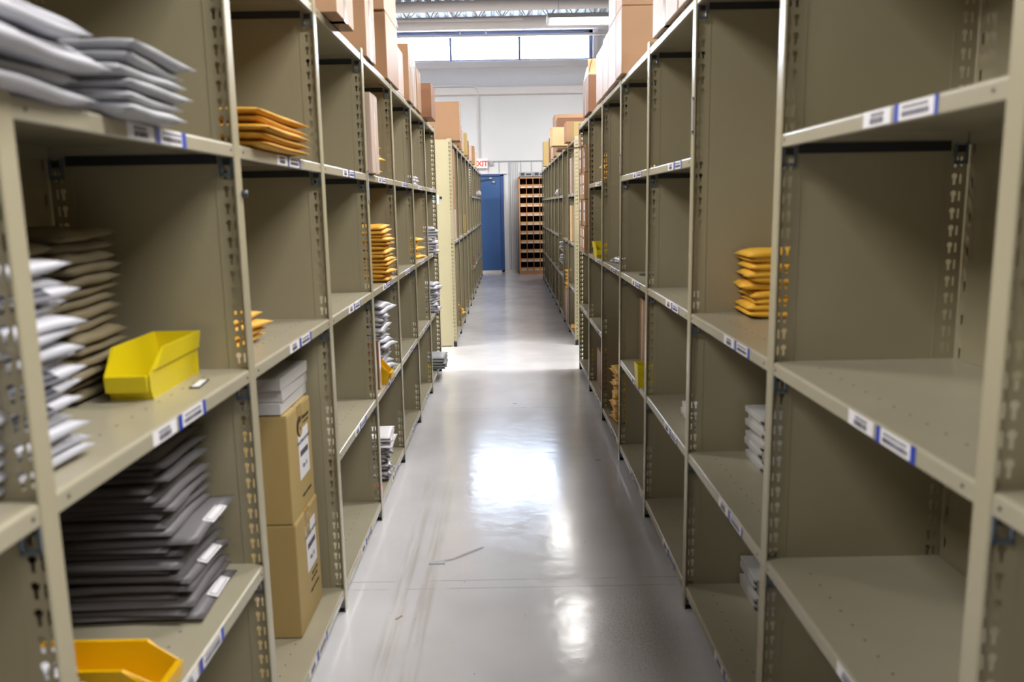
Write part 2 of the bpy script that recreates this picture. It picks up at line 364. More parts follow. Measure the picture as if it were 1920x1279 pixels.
for s in (-1, 1):
    fx = s < 0
    for H_ in (2.245,):
        m = MB()                               # T shaped post: front flange with rounded edges and web
        m.prism([(0.0006, 0.003), (0, .001+.002), (0, FL-.003), (.0012, FL-.0008), (.004, FL), (.004, FL-.002), (.003, FL-.004), (.003, .004), (.004, .002), (.004, 0), (.0012, .0008)][1:], 'z', 0, H_, POST)
        m.box(.002, .006, .017, .019, 0, H_, POST); ME['post', s] = m.mesh('post', flipx=fx)
        m = strip_mesh('strip', H_, False, BEIGE)
        for f in m.bm.verts: f.co.y += .0165
        ME['fs', s] = m.mesh('perforated_strip', flipx=fx)
        m = strip_mesh('strip', H_, True, BEIGE)
        for f in m.bm.verts: f.co.y += .0165
        ME['bs', s] = m.mesh('perforated_strip', flipx=fx)
        m = MB(); m.box(.0545, DEP-.0545, .0175, .0190, .01, H_-.01, BEIGE).box(.054, .0565, .0160, .0195, .01, H_-.01, BEIGE).box(DEP-.0565, DEP-.054, .0160, .0195, .01, H_-.01, BEIGE)
        ME['side', s] = m.mesh('side_panel', flipx=fx)
        m = MB(); m.box(.0545, DEP-.0545, .0165, .0190, .01, H_-.01, BEIGE_LIT); ME['lit_side', s] = m.mesh('side_panel', flipx=fx)
        m = strip_mesh('strip', H_, False, BEIGE_LIT)
        for f in m.bm.verts: f.co.y += .0155
        ME['lit_fs', s] = m.mesh('perforated_strip', flipx=fx)
        # back panel: sheet with slotted margins, plus unseen rear sheet added to darken the slots
        m = MB(); m.box(DEP+.001, DEP+.0025, .082, PW-.022, .01, H_-.01, BEIGE); m.box(DEP+.03, DEP+.0315, .0425, PW+.041, .01, H_-.01, BEIGE)
        for ya, yb in ((.0425, .082), (PW-.022, PW+.041)):
            cyy = (ya+yb)/2 if ya < .1 else PW-.003; n = int(H_/.082)
            m.box(DEP+.001, DEP+.0025, ya, cyy-.004, .01, H_-.01, BEIGE); m.box(DEP+.001, DEP+.0025, cyy+.004, yb, .01, H_-.01, BEIGE)
            for q in range(n): m.box(DEP+.001, DEP+.0025, cyy-.004, cyy+.004, q*.082+.02, q*.082+.077, BEIGE)
        ME['back', s] = m.mesh('back_panel', flipx=fx)
        m = MB(); m.box(.004, .040, .004, .016, 0, .006, DKSTEEL).box(.004, .040, .013, .0155, .004, .055, DKSTEEL); ME['foot', s] = m.mesh('foot_plate', flipx=fx)
    ME['shelf', s] = shelf_mesh(PW-.0265, s)
    ME['clip', s] = clip_mesh().mesh('clip', flipx=fx)
    m = clip_mesh()
    for v in m.bm.verts: v.co.x = DEP-v.co.x-.006
    ME['bclip', s] = m.mesh('clip', flipx=fx)
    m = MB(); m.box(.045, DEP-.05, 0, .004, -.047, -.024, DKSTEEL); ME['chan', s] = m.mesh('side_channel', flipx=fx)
    # stickers on the shelf edge
    rnd = random.Random(4)
    for v in range(3):
        m = MB(); m.box(-.0006, 0.0002, 0, .105, -.0305, -.003, PAPER)
        for q in range(6): 
            a = .026+q*.0085; m.box(-.0009, 0, a, a+.0055, -.0135+rnd.uniform(-.001, 0), -.0075, TXT)
        y = .026
        while y < .078: wd = rnd.choice((.0008, .0014, .002)); m.box(-.0009, 0, y, y+wd, -.0265, -.016, TXT); y += wd+rnd.choice((.0008, .0014))
        ME['stick', s, v] = m.mesh('barcode_sticker', flipx=fx)
        m = MB(); m.box(-.0006, .0002, .006, .134, -.0305, -.003, PAPER)
        m.box(-.0011, 0, 0, .016 if v != 1 else .010, -.032, -.002, BLUET); m.box(-.0011, 0, .124 if v != 2 else .118, .140, -.032, -.002, BLUET)
        y = .03
        while y < .112: wd = rnd.choice((.003, .005, .0065)); m.box(-.0009, 0, y, y+wd, -.0125, -.008, TXT); y += wd+.0018
        y = .026
        while y < .114: wd = rnd.choice((.0008, .0014, .002)); m.box(-.0009, 0, y, y+wd, -.0255, -.0165, TXT); y += wd+rnd.choice((.0008, .0014))
        ME['tape', s, v] = m.mesh('taped_label', flipx=fx)
LV = {'T': 2.222, 'A': 1.69, 'B': 1.14, 'C': .62, 'D': .095}
def upright(e, s, y, lit_end=False, strip_back=True):
    link('post', ME['post', s], e, (0, y, 0))
    link('perforated_strip', ME['lit_fs' if lit_end else 'fs', s], e, (0, y, 0))
    link('perforated_strip', ME['bs', s], e, (0, y, 0))
    link('side_panel', ME['lit_side' if lit_end else 'side', s], e, (0, y, 0))
    link('foot_plate', ME['foot', s], e, (0, y, 0))
rl = random.Random(11)
def bay(s, X, y0, levels, label, near_end=False, lit_end=False, stickers=True, swap=None):
    e = empty('shelving_bay', (X, y0, 0)); tag(e, label, 'shelving', 'beige steel shelving bays along the aisle')
    if near_end: upright(e, s, 0, lit_end)
    upright(e, s, PW)
    link('back_panel', ME['back', s], e)
    for L_ in levels:
        z = LV.get(L_, L_)
        sh = link('shelf', ME['shelf', s], e, (s*.003, .0425, z))
        w = PW-.0265
        link('clip', ME['clip', s], sh, (0, w-.012, 0))
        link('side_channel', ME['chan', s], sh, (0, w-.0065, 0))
        link('clip', ME['bclip', s], sh, (0, w-.012, 0))
        if stickers and L_ != 'T':
            v = rl.randrange(3); j = rl.uniform(-.012, .012)
            if s < 0: a, c = .325+j, .442+j
            else: a, c = .318+j, .165+j
            link('barcode_sticker', ME['stick', s, v], sh, (0, a, 0), (0, 0, 0))
            link('taped_label', ME['tape', s, rl.randrange(3)], sh, (0, c, 0), (0, 0, 0))
    return e
Y0 = 1.0589; XL, XR = -.649, .6456; YR = Y0-.0229
def yl(k): return Y0+PW*k
def yr(k): return YR+PW*k
lbl = lambda side, n: 'beige steel shelving bay, near %s row, %s the cross aisle' % (side, 'beside' if n == 1 else ORD[n-1]+' back from')
LL = {-1: 'TABCD', 0: 'TABCD', 1: 'TABD', 2: 'TABCD', 3: 'TABCD', 4: 'TABCD', 5: 'TABCD', 6: 'TABCD'}
RL = {-1: 'TBCD', 0: 'TABCD', 1: 'TBCD', 2: 'TABCD', 3: 'TABCD', 4: 'TBD', 5: 'TABCD', 6: 'TBCD'}
for k in range(-1, 7):
    bay(-1, XL, yl(k), LL[k], lbl('left', 7-k), near_end=(k == -1))
    bay(1, XR, yr(k), RL[k], lbl('right', 7-k), near_end=(k == -1))
lb2 = lambda side, n: 'beige steel shelving bay, far %s row, %s the cross aisle' % (side, 'first past' if n == 0 else ORD[n]+' past')
XL2, XR2, YL2, YR2 = -.585, .711, 8.79, 8.75
for k in range(10):
    lv = ['T', 1.16, 'D'] if k < 5 else ['T', 1.70, 1.16, .5, 'D']
    bay(-1, XL2, YL2+PW*k, lv, lb2('left', k), near_end=(k == 0), lit_end=True, stickers=k < 3)
for k in range(9):
    lv = ['T', 1.65, 1.11, .605, 'D'] if k != 1 else ['T', 1.11, 'D']
    if k == 2: lv = ['T', 1.65, .95, .78, .605, 'D']
    bay(1, XR2, YR2+PW*k, lv, lb2('right', k), near_end=(k == 0), lit_end=True, stickers=k < 3)
# marks on the far left end panel
e2 = tag(link('wall_notice', MB().box(-.035, .035, -.0008, 0, -.05, .05, mat('pale_blue_card', (206, 228, 230), .6)).mesh('wall_notice')), 'small pale blue card stuck on the end panel of the far left row', 'sign'); e2.location = (XL2-.19, YL2+.0140, 1.605)
hole = MB().tube([(0, .002, 0), (0, -.002, 0)], .014, DKSTEEL, 12).tube([(0, -.001, 0), (0, -.004, 0)], .007, DOT, 10)
e3 = tag(link('panel_grommet', hole.mesh('panel_grommet')), 'small dark round grommet on the far left end panel', 'grommet'); e3.location = (XL2-.135, YL2+.013, 1.625)
# black bolt on near left post, and hanging metal strips on posts
tag(link('rubber_bumper', MB().tube([(0, 0, 0), (.012, 0, 0)], .0085, DARKP, 12).mesh('rubber_bumper', True), None, (XL, yl(1)+.036, 1.572)), 'small black knob stuck on the second nearest left post', 'knob')
def hanger(x, y, z, ln, label, s):
    m = MB(); m.box(0, s*-.004, 0, .008, 0, ln, GREYP, .001); m.tube([(0, .004, -.004), (s*-.006, .004, -.004)], .007, CHROME, 8); m.tube([(0, .004, ln+.004), (s*-.006, .004, ln+.004)], .006, CHROME, 8)
    tag(link('label_holder_strip', m.mesh('label_holder_strip'), None, (x, y, z)), label, 'strip', 'metal strips hooked on the posts')
hanger(XR-.001, yr(2)+.002, 1.775, .105, 'thin pale metal strip on the right post with the empty wide bay', 1)
hanger(XL+.001, yl(3)+.010, 1.565, .13, 'thin pale metal strip hooked on a left post near the taped carton', -1)
hanger(XR-.001, yr(4)+.002, 1.70, .10, 'small pale metal strip on the fourth right post', 1)

# ------------------------------------------------------------------ mailers
def mailer_mesh(w, l, t, mtl, seed, p=5.0, curl=.0, wr=.12, spot=None, n=12):
    p = max(p, 4)*1.25; rn = random.Random(seed); ph = [rn.uniform(0, 6.28) for _ in range(6)]; b = bmesh.new(); T = {}; B = {}
    nn = n; ml = max(4, int(n*l/w*.8))
    for i in range(nn+1):
        for j in range(ml+1):
            u = -1+2*i/nn; v = -1+2*j/ml
            f = (1-abs(u)**p)*(1-abs(v)**p); f = max(f, 0)**.55
            wv = 1+.6*wr*(math.sin(3*u*2+ph[0])*math.sin(2.5*v*2+ph[1])+.6*math.sin(9*u+ph[2])*math.sin(7*v+ph[3]))
            cz = curl*.5*(v*abs(v)+.5*u*u)*math.sin(ph[4])+wr*.006*math.sin(5*v+ph[5])
            x = u*w/2*(1-.03*(1-abs(v))); y = v*l/2*(1-.02*(1-abs(u)))
            h = t/2*f*wv
            if abs(u) > .999 or abs(v) > .999: T[i, j] = B[i, j] = b.verts.new((x, y, cz))
            else: T[i, j] = b.verts.new((x, y, cz+h)); B[i, j] = b.verts.new((x, y, cz-h*.9))
    m = MB(); i0 = m.mi(mtl); i1 = m.mi(spot[0]) if spot else 0
    bm = m.bm; mp = {v: bm.verts.new(v.co) for v in b.verts}
    for i in range(nn):
        for j in range(ml):
            for D_, flip in ((T, 0), (B, 1)):
                q = [mp[D_[i, j]], mp[D_[i+1, j]], mp[D_[i+1, j+1]], mp[D_[i, j+1]]]
                q2 = []
                for v in q:
                    if v not in q2: q2.append(v)
                if flip: q2.reverse()
                if len(q2) > 2:
                    try:
                        f = bm.faces.new(q2); u = -1+2*(i+.5)/nn; v = -1+2*(j+.5)/ml
                        if spot:
                            cu, cv, ru, rv = spot[1:]
                            if not flip and ((u-cu)/ru)**2+((v-cv)/rv)**2 < 1: f.material_index = i1
                        f.smooth = True
                    except ValueError: pass
    b.free(); me = bpy.data.meshes.new('padded_mailer'); bm.to_mesh(me); bm.free()
    for k in m.mats: me.materials.append(k)
    return me
def pile(name, meshes, n, x, y, z, t, label, cat, group, rz=0, jx=.01, jy=.012, jr=.06, tilt=(0, 0), lean=(0, 0), seed=1, pos=None, ts=1.0):
    """n things stacked upwards; label holds {} for the place in the stack"""
    rn = random.Random(seed); out = []
    zz = z
    for i in range(n):
        me = meshes[rn.randrange(len(meshes))] if pos is None else meshes[pos[i]]
        o = link(name, me, None); f = i/max(1, n-1)
        o.location = (x+lean[0]*f+rn.uniform(-jx, jx), y+lean[1]*f+rn.uniform(-jy, jy), zz+t*.56)
        o.rotation_euler = (tilt[0]*f+rn.uniform(-.015, .015)*ts, tilt[1]*f+rn.uniform(-.015, .015)*ts, rz+rn.uniform(-jr, jr))
        zz += t*.97; o.scale.z = 1.25
        tag(o, label.format(from_top(n, i)), cat, group); out.append(o)
    return out
def ms(w, l, t, mtl, k=3, **kw): return [mailer_mesh(w, l, t, mtl, 10*k_+7, **kw) for k_ in range(k)]

# near left bay, shelf at eye level: two piles of pale mailers
wm = ms(.17, .36, .020, WHITE, 3, wr=.2); wmi = [mailer_mesh(.17, .36, .022, WHITE, 5, wr=.15, spot=(INK, .82, .1, .2, .5))]
pile('padded_mailer', wm+wmi, 6, -.69, 1.11, 1.690, .021, 'white poly mailer, {}, in leaning front pile on upper left shelf', 'mailer', 'white mailers on the near left upper shelf', rz=.08, jx=.02, jy=.05, tilt=(.03, 0), seed=3, pos=[0, 3, 1, 3, 0, 2])
gm = ms(.20, .26, .021, GREYW, 3, wr=.12)
pile('padded_mailer', gm, 6, -.70, 1.475, 1.690, .0205, 'pale grey padded mailer, {}, in rear pile on upper left shelf', 'mailer', 'grey mailers on the near left upper shelf', rz=.03, jx=.012, jy=.02, seed=5, tilt=(-.02, .0))
# middle shelf: white poly pile, two kraft piles, bin, tag
wp = [mailer_mesh(.17, .27, .023, WHITE, 21, p=2.4, curl=.008, wr=.1), mailer_mesh(.17, .27, .023, WHITE, 22, p=2.4, curl=.012, spot=(INK, .86, .1, .2, .45)), mailer_mesh(.17, .27, .023, WHITE, 27, p=2.2, curl=-.01)]
pile('poly_mailer', wp, 15, -.775, 1.145, 1.14, .0218, 'white poly mailer, {}, in tall pile behind nearest left post', 'mailer', 'white poly mailers beside the nearest left post', jx=.012, jy=.018, jr=.08, seed=8, pos=[0, 2, 0, 2, 1, 1, 1, 0, 2, 0, 2, 1, 1, 2, 0])
kr = ms(.20, .24, .025, KRAFT, 3, p=4, wr=.18, curl=.006)
pile('kraft_mailer', kr, 14, -.980, 1.46, 1.14, .0245, 'kraft padded mailer, {}, in nearer pile behind the white mailers', 'mailer', 'kraft mailers in the nearer pile', jx=.014, jy=.012, seed=12, tilt=(.05, 0))
pile('kraft_mailer', kr, 15, -.980, 1.715, 1.14, .0245, 'kraft padded mailer, {}, in farther pile beside the yellow bin', 'mailer', 'kraft mailers in the farther pile', jx=.014, jy=.012, seed=13, tilt=(.04, 0))
def bin_mesh(w, l, h, mtl, lip=.42, fl=.012):
    """shelf bin, low front at -y, open top"""
    t = .0035; m = MB()
    prof = [(-l/2, 0), (l/2, 0), (l/2+fl*.3, h), (-l/2+l*.17, h), (-l/2-.020, h*lip+.012), (-l/2-.012, h*lip*.55)]
    def wall(sx):
        b = bmesh.new(); O = []; I = []
        for (yy, zz) in prof:
            k = zz/h; xo = sx*(w/2-fl+fl*k); O.append(b.verts.new((xo, yy, zz))); I.append(b.verts.new((xo-sx*t, yy, zz)))
        n = len(prof); b.faces.new(O); b.faces.new(I[::-1])
        for i in range(n): b.faces.new((O[i], I[i], I[(i+1) % n], O[(i+1) % n]))
        m.add(b, mtl)
        b = bmesh.new()                         # raised rim band along the top of the side
        z0 = h*.62; pr = [(-l/2+.002, z0), (l/2+fl*.2, z0), (l/2+fl*.3+.003, h+.001), (-l/2+l*.17, h+.001)]
        O = []; I = []
        for (yy, zz) in pr:
            k = zz/h; xo = sx*(w/2-fl+fl*k+.004); O.append(b.verts.new((xo, yy, zz))); I.append(b.verts.new((xo-sx*.006, yy, zz)))
        b.faces.new(O); b.faces.new(I[::-1])
        for i in range(4): b.faces.new((O[i], I[i], I[(i+1) % 4], O[(i+1) % 4]))
        m.add(b, mtl)
    wall(1); wall(-1)
    m.box(-w/2+fl, w/2-fl, -l/2, l/2, 0, t, mtl)
    m.prism([(l/2-t, 0), (l/2, 0), (l/2+fl*.3+.001, h+.001), (l/2+fl*.3-t, h+.001)], 'x', -w/2+fl*.4, w/2-fl*.4, mtl)
    m.prism([(-l/2, 0), (-l/2-.012, h*lip*.55), (-l/2-.020, h*lip+.012), (-l/2-.020+t, h*lip+.012), (-l/2-.012+t, h*lip*.55), (-l/2+t, 0)], 'x', -w/2+fl*.7, w/2-fl*.7, mtl)
    m.prism([(-l/2-.026, h*lip*.5), (-l/2-.024, h*lip*.5), (-l/2-.020, h*lip+.012), (-l/2-.030, h*lip+.012)], 'x', -w/2+fl*.8, w/2-fl*.8, mtl)
    return m
def storage_bin(x, y, z, w, l, h, mtl, label, rz=0, card=False):
    e = empty('storage_bin', (x, y, z), rz); tag(e, label, 'bin', 'yellow plastic shelf bins')
    link('bin_body', bin_mesh(w, l, h, mtl).mesh('bin_body'), e)
    m = MB(); m.prism([(-l/2-.019, h*.18), (-l/2-.0165, h*.18), (-l/2-.0235, h*.42), (-l/2-.026, h*.42)], 'x', -w*.28, w*.28, PAPER if card else mtl)
    link('label_card' if card else 'label_holder', m.mesh('label_slot'), e)
    return e
storage_bin(-.805, 1.80, 1.14, .105, .27, .105, BIN, 'yellow plastic shelf bin on the middle shelf of the nearest left bay', rz=.04)
tg = empty('shelf_tag', (-.715, 1.812, 1.1405)); tag(tg, 'small metal holder with blank white card lying beside the yellow bin', 'tag'); tg.rotation_euler = (0, 0, .12)
link('frame', MB().box(-.012, .012, -.045, .045, 0, .002, DKSTEEL, .0006).mesh('frame'), tg); link('card', MB().box(-.008, .008, -.036, .036, .002, .0028, PAPER).mesh('card'), tg)
# lower shelf: slate mailers, bin, white packets
def flat_mailer(seed, sticker):
    me = mailer_mesh(.32, .27, .016, SLATE, seed, p=5, wr=.08, curl=.008, n=14)
    return me
fl = [flat_mailer(s_, 0) for s_ in (3, 8, 14)]
stk = MB().box(-.013, .013, -.05, .05, 0, .0012, PAPER).box(-.009, .009, -.042, .042, .0012, .0016, TXT).box(-.0075, .0075, -.04, .04, .0014, .0018, PAPER).mesh('address_sticker')
pl = pile('slate_mailer', fl, 23, -.895, 1.81, .62, .0172, 'flat slate grey mailer, {}, in the big stack on the lower left shelf', 'mailer', 'slate mailers in the big lower left stack', jx=.02, jy=.014, jr=.05, seed=21, lean=(-.03, -.01), tilt=(.02, -.05))
for i in (0, 5, 11):
    pl[i].location.x += .035; st_ = link('address_sticker', stk, pl[i], (.146, .02, .0045), (0, .2, 0)); st_['label'] = 'white address sticker'
pk = [mailer_mesh(.12, .16, .012, WHITE, 33, p=2.5, wr=.2, curl=.008), mailer_mesh(.12, .16, .012, GREYW, 34, p=2.5, wr=.2, curl=-.006)]
pile('white_packet', pk, 16, -.83, 1.205, .62, .0118, 'thin white packet, {}, in small stack by the amber bin', 'packet', 'thin white packets by the amber bin', jx=.014, jy=.014, jr=.25, seed=31, tilt=(.05, 0))
storage_bin(-.80, 1.412, .62, .105, .24, .085, BIN2, 'amber yellow bin on lower shelf of the nearest left bay, cut by frame', rz=R(90))
# second bay left
ye = [mailer_mesh(.24, .52, .021, YEL, 41+i, p=4, wr=.06, curl=.004, n=12) for i in range(3)]
pile('padded_mailer', ye, 5, -.735, 2.36, 1.692, .0205, 'large flat yellow padded mailer, {}, on upper shelf, second left bay', 'mailer', 'large yellow mailers in the second left bay', jx=.012, jy=.018, jr=.03, seed=41)
ys = [mailer_mesh(.16, .28, .020, YEL, 51+i, p=3, wr=.1, curl=.006) for i in range(3)]
pile('padded_mailer', ys, 4, -.83, 2.30, 1.14, .0235, 'orange yellow padded mailer, {}, in short stack behind the left post knob', 'mailer', 'orange mailers on the second left bay middle shelf', rz=-.1, jx=.012, jy=.012, jr=.1, seed=43)

# ------------------------------------------------------------------ cartons
def carton(x0, x1, y0, y1, z0, z1, mtl, label, tape=None, tape_axis='y', group=None, flaps=False, rot=None, lab=None, name='cardboard_box'):
    cx, cy = (x0+x1)/2, (y0+y1)/2; w, d, h = (x1-x0)/2, (y1-y0)/2, z1-z0
    e = empty(name, (cx, cy, z0)); tag(e, label, 'box', group)
    if rot: e.rotation_euler = rot
    m = MB(); m.box(-w, w, -d, d, 0, h-.003, mtl, .003, 1)
    link('box_body', m.mesh('box_body'), e)
    m = MB()
    if not flaps:
        if tape_axis == 'y': m.box(-w+.001, -.0015, -d+.001, d-.001, h-.003, h, mtl).box(.0015, w-.001, -d+.001, d-.001, h-.003, h, mtl)
        else: m.box(-w+.001, w-.001, -d+.001, -.0015, h-.003, h, mtl).box(-w+.001, w-.001, .0015, d-.001, h-.003, h, mtl)
        link('top_flaps', m.mesh('top_flaps'), e)
    if tape:
        m = MB(); tw = .028
        if tape_axis == 'y': m.box(-tw, tw, -d-.0008, d+.0008, h, h+.0008, tape).box(-tw, tw, -d-.0012, -d, h-.09, h+.0008, tape).box(-tw, tw, d, d+.0012, h-.09, h+.0008, tape)
        elif tape_axis == 'x': m.box(-w-.0008, w+.0008, -tw, tw, h, h+.0008, tape).box(-w-.0012, -w, -tw, tw, h-.09, h+.0008, tape).box(w, w+.0012, -tw, tw, h-.09, h+.0008, tape)
        elif tape_axis == 'v': m.box(-w-.0012, w+.0012, -tw*.8, tw*.8, .0, h, tape)
        link('packing_tape', m.mesh('packing_tape'), e)
    return e
def face_label(e, side, y0, y1, z0, z1, d, lines=True, big=None):
    """white label on the aisle face; side -1: face at +x, side +1: face at -x"""
    fx = d; o = 1 if side < 0 else -1; m = MB(); m.box(fx, fx+o*.001, y0, y1, z0, z1, PAPER)
    w_ = y1-y0; hh = z1-z0; rn = random.Random(5)
    y = y0+w_*.12
    while y < y1-w_*.12: a = rn.choice((.002, .003, .0045)); m.box(fx, fx+o*.0015, y, y+a, z0+hh*.46, z0+hh*.58, TXT); y += a+rn.choice((.001, .002))
    if lines:
        for k in range(3): m.box(fx, fx+o*.0015, y0+w_*.15, y0+w_*(.8-.1*k), z0+hh*(.12+.1*k), z0+hh*(.15+.1*k), TXT)
    return link('shipping_label', m.mesh('shipping_label'), e)
def text(e, body, loc, size, mtl, side, name='printed_text', bold=.0):
    c = bpy.data.curves.new(name, 'FONT'); c.body = body; c.size = size; c.align_x = 'CENTER'; c.extrude = .0004; c.offset = bold; c.materials.append(mtl)
    return text_obj(name, c, e, loc, (R(90), 0, R(90 if side < 0 else -90)))
# big tan cartons, second left bay
TG = 'tan cartons in the second left bay'
for lab_, z0, z1, pr_ in (('large tan carton with white label, standing on the lowest shelf', .097, .500, 0), ('large tan carton with round animal logo and white label, upper of two', .502, .872, 1)):
    e = carton(-1.09, -.722 if not pr_ else -.728, 2.535, 2.835, z0, z1, CARDY, lab_, TAPEB, 'x', TG)
    d = .184 if not pr_ else .181; H_ = z1-z0; zb = H_*(.44 if not pr_ else .30)
    face_label(e, -1, -.03, .10, zb, zb+.17, d, lines=False)
    text(e, 'PLACEMENT ACETATE', (d+.0016, .035, zb+.125), .0155, TXT, -1); text(e, 'Qty: 12', (d+.0016, .035, zb+.035), .019, TXT, -1)
    m = MB()
    if pr_:
        m.tube([(d, -.005, zb+.185), (d+.0014, -.005, zb+.185)], .036, TXTB, 24); m.tube([(d+.001, .003, zb+.175), (d+.0019, .003, zb+.175)], .024, CARDY, 20); m.tube([(d+.0015, -.001, zb+.178), (d+.0024, -.001, zb+.178)], .006, TXTB, 12)
        m.prism([(.010, zb+.195), (.02, zb+.21), (.026, zb+.19)], 'x', d+.001, d+.0019, CARDY)
        link('printed_logo', m.mesh('printed_logo'), e)
        text(e, 'Rhomesto', (d+.001, .075, zb+.20), .022, TXTB, -1); text(e, 'printing supply', (d+.001, .08, zb+.185), .011, TXTB, -1); text(e, 'MADE IN TAIWAN', (d+.001, .045, .045), .014, TXTB, -1)
    else:
        text(e, 'GW: 31.5 LBS', (d+.001, .06, zb-.03), .014, TXTB, -1); text(e, 'NW: 29.5 LBS', (d+.001, .05, zb-.05), .014, TXTB, -1); text(e, 'MADE IN TAIWAN', (d+.001, .05, zb-.085), .014, TXTB, -1)
e = carton(-1.08, -.735, 2.06, 2.283, .097, .50, CARDY, 'narrow tan carton low, standing right behind the second left post', TAPEB, 'x', TG)
e = carton(-1.08, -.737, 2.05, 2.275, .502, .915, CARDY, 'narrow tan carton on top of another, behind the second left post', TAPEB, 'x', TG)
bk = MB(); bk.box(-.16, .16, -.165, .165, -.0195, .0195, BOOK, .002)
bk_me = bk.mesh('cover'); pgm = MB().box(-.158, .155, -.161, .1665, -.015, .015, PAPER).mesh('pages')
for i in range(3):
    e = empty('white_binder_box', (-.905+.004*i, 2.70+[.0, .006, -.004][i], .8955+i*.0405), [.0, .01, -.012][i]); tag(e, 'thick flat white box, %s of three on the tan cartons' % ['lowest', 'middle', 'topmost'][i], 'box', 'flat white boxes on the tan cartons')
    link('lid', bk_me, e); link('tray', pgm, e)

# fourth left bay (k=3)
e = carton(-.88, -.628, 3.86, 4.06, 1.692, 2.06, CARDP, 'pinkish carton with clear tape on upper shelf, fourth left bay', TAPE, 'v', 'cartons on the left shelves')
yp = [mailer_mesh(.2, .22, .022, GOLD, 61+i, p=3, wr=.2) for i in range(3)]
pile('padded_mailer', yp, 10, -.80, 4.46, 1.692, .022, 'yellow padded mailer, {}, in pile half hidden behind pinkish carton', 'mailer', 'yellow mailers behind the pinkish carton', jx=.02, jy=.02, jr=.2, seed=61)
yb = [mailer_mesh(.21, .27, .022, YEL, 71+i, p=3, wr=.15, curl=.01) for i in range(4)]
pile('padded_mailer', yb, 14, -.745, 4.385, 1.14, .0218, 'orange padded mailer, {}, in tall stack on fourth left bay middle shelf', 'mailer', 'orange mailers in the fourth left bay', jx=.014, jy=.01, jr=.05, seed=71, tilt=(.02, 0))
wc = [mailer_mesh(.20, .24, .028, WHITE, 81+i, p=2.6, wr=.35, curl=.015) for i in range(4)]
pile('poly_mailer', wc, 16, -.775, 4.445, .62, .0255, 'crumpled white poly mailer, {}, in messy heap behind small yellow bin', 'mailer', 'crumpled white mailers in the fourth left bay', jx=.018, jy=.015, jr=.25, seed=81, ts=2.5, tilt=(.06, 0))
e = carton(-.90, -.665, 4.00, 4.06, .622, .865, CARDD, 'thin brown taped box standing on edge beside small yellow bin', TAPE, 'v')
storage_bin(-.75, 4.165, .62, .11, .20, .12, BIN2, 'small amber bin beside thin brown box, fourth left bay', rz=R(90))
cb = [mailer_mesh(.20, .24, .024, PLAST, 91+i, p=3, wr=.4, curl=.01) for i in range(3)]
pile('plastic_bag', cb, 8, -.755, 4.21, .097, .024, 'crinkled clear plastic bag, {}, in stack on lowest shelf, fourth left bay', 'bag', 'plastic bags in the fourth left bay', jx=.012, jy=.012, jr=.2, seed=91, ts=2)
wf = ms(.20, .26, .012, PAPER, 2, p=6, wr=.05)
pile('paper_folder', wf, 4, -.745, 4.20, .29, .0135, 'white paper sleeve, {}, lying on the pile of clear bags', 'paper', 'white sleeves on the clear bags', jx=.02, jy=.02, jr=.12, seed=95)
rb = MB(); rb.box(-.03, .03, -.02, .02, 0, .05, RED, .004).box(-.022, .022, -.0206, -.019, .012, .04, PAPER)
tag(link('red_tape_box', rb.mesh('red_tape_box'), None, (-.69, 3.90, .097)), 'small red box at the front of the lowest left shelf', 'box')
# bays 6 and 7 left
yq = [mailer_mesh(.16, .22, .024, GOLD, 101+i, p=2.6, wr=.2) for i in range(3)]
pile('padded_mailer', yq, 7, -.77, 6.27, 1.14, .0225, 'golden padded mailer, {}, in small stack, sixth left bay', 'mailer', 'golden mailers in the sixth left bay', jx=.03, jy=.02, jr=.3, seed=101)
wq = [mailer_mesh(.20, .26, .028, WHITE, 111+i, p=2.4, wr=.3) for i in range(3)]
pile('poly_mailer', wq, 9, -.725, 7.11, 1.14, .0245, 'white poly mailer, {}, in stack on middle shelf at left row end', 'mailer', 'white mailers on the middle shelf at the left row end', jx=.02, jy=.02, jr=.25, seed=111)
pile('poly_mailer', wq, 10, -.725, 7.11, .62, .0255, 'white poly mailer, {}, in stack on lower shelf at left row end', 'mailer', 'white mailers on the lower shelf at the left row end', jx=.02, jy=.03, jr=.3, seed=112)
cq = [mailer_mesh(.26, .34, .024, GREYW, 121+i, p=4, wr=.2) for i in range(2)]
pile('poly_mailer', cq, 5, -.715, 7.19, .097, .0235, 'glossy grey poly bag, {}, overhanging the lowest shelf at left row end', 'mailer', 'grey bags on the lowest shelf at the left row end', jx=.015, jy=.015, jr=.1, seed=121)
storage_bin(-.78, 6.85, .095, .10, .12, .13, BIN, 'yellow bin on lowest shelf beside glossy grey bags', rz=R(90))
pile('poly_mailer', [wq[0]], 3, -.80, 6.33, 1.692, .024, 'small white poly mailer, {}, on upper shelf of the sixth left bay', 'mailer', 'white mailers on the upper shelf of the sixth left bay', seed=5)

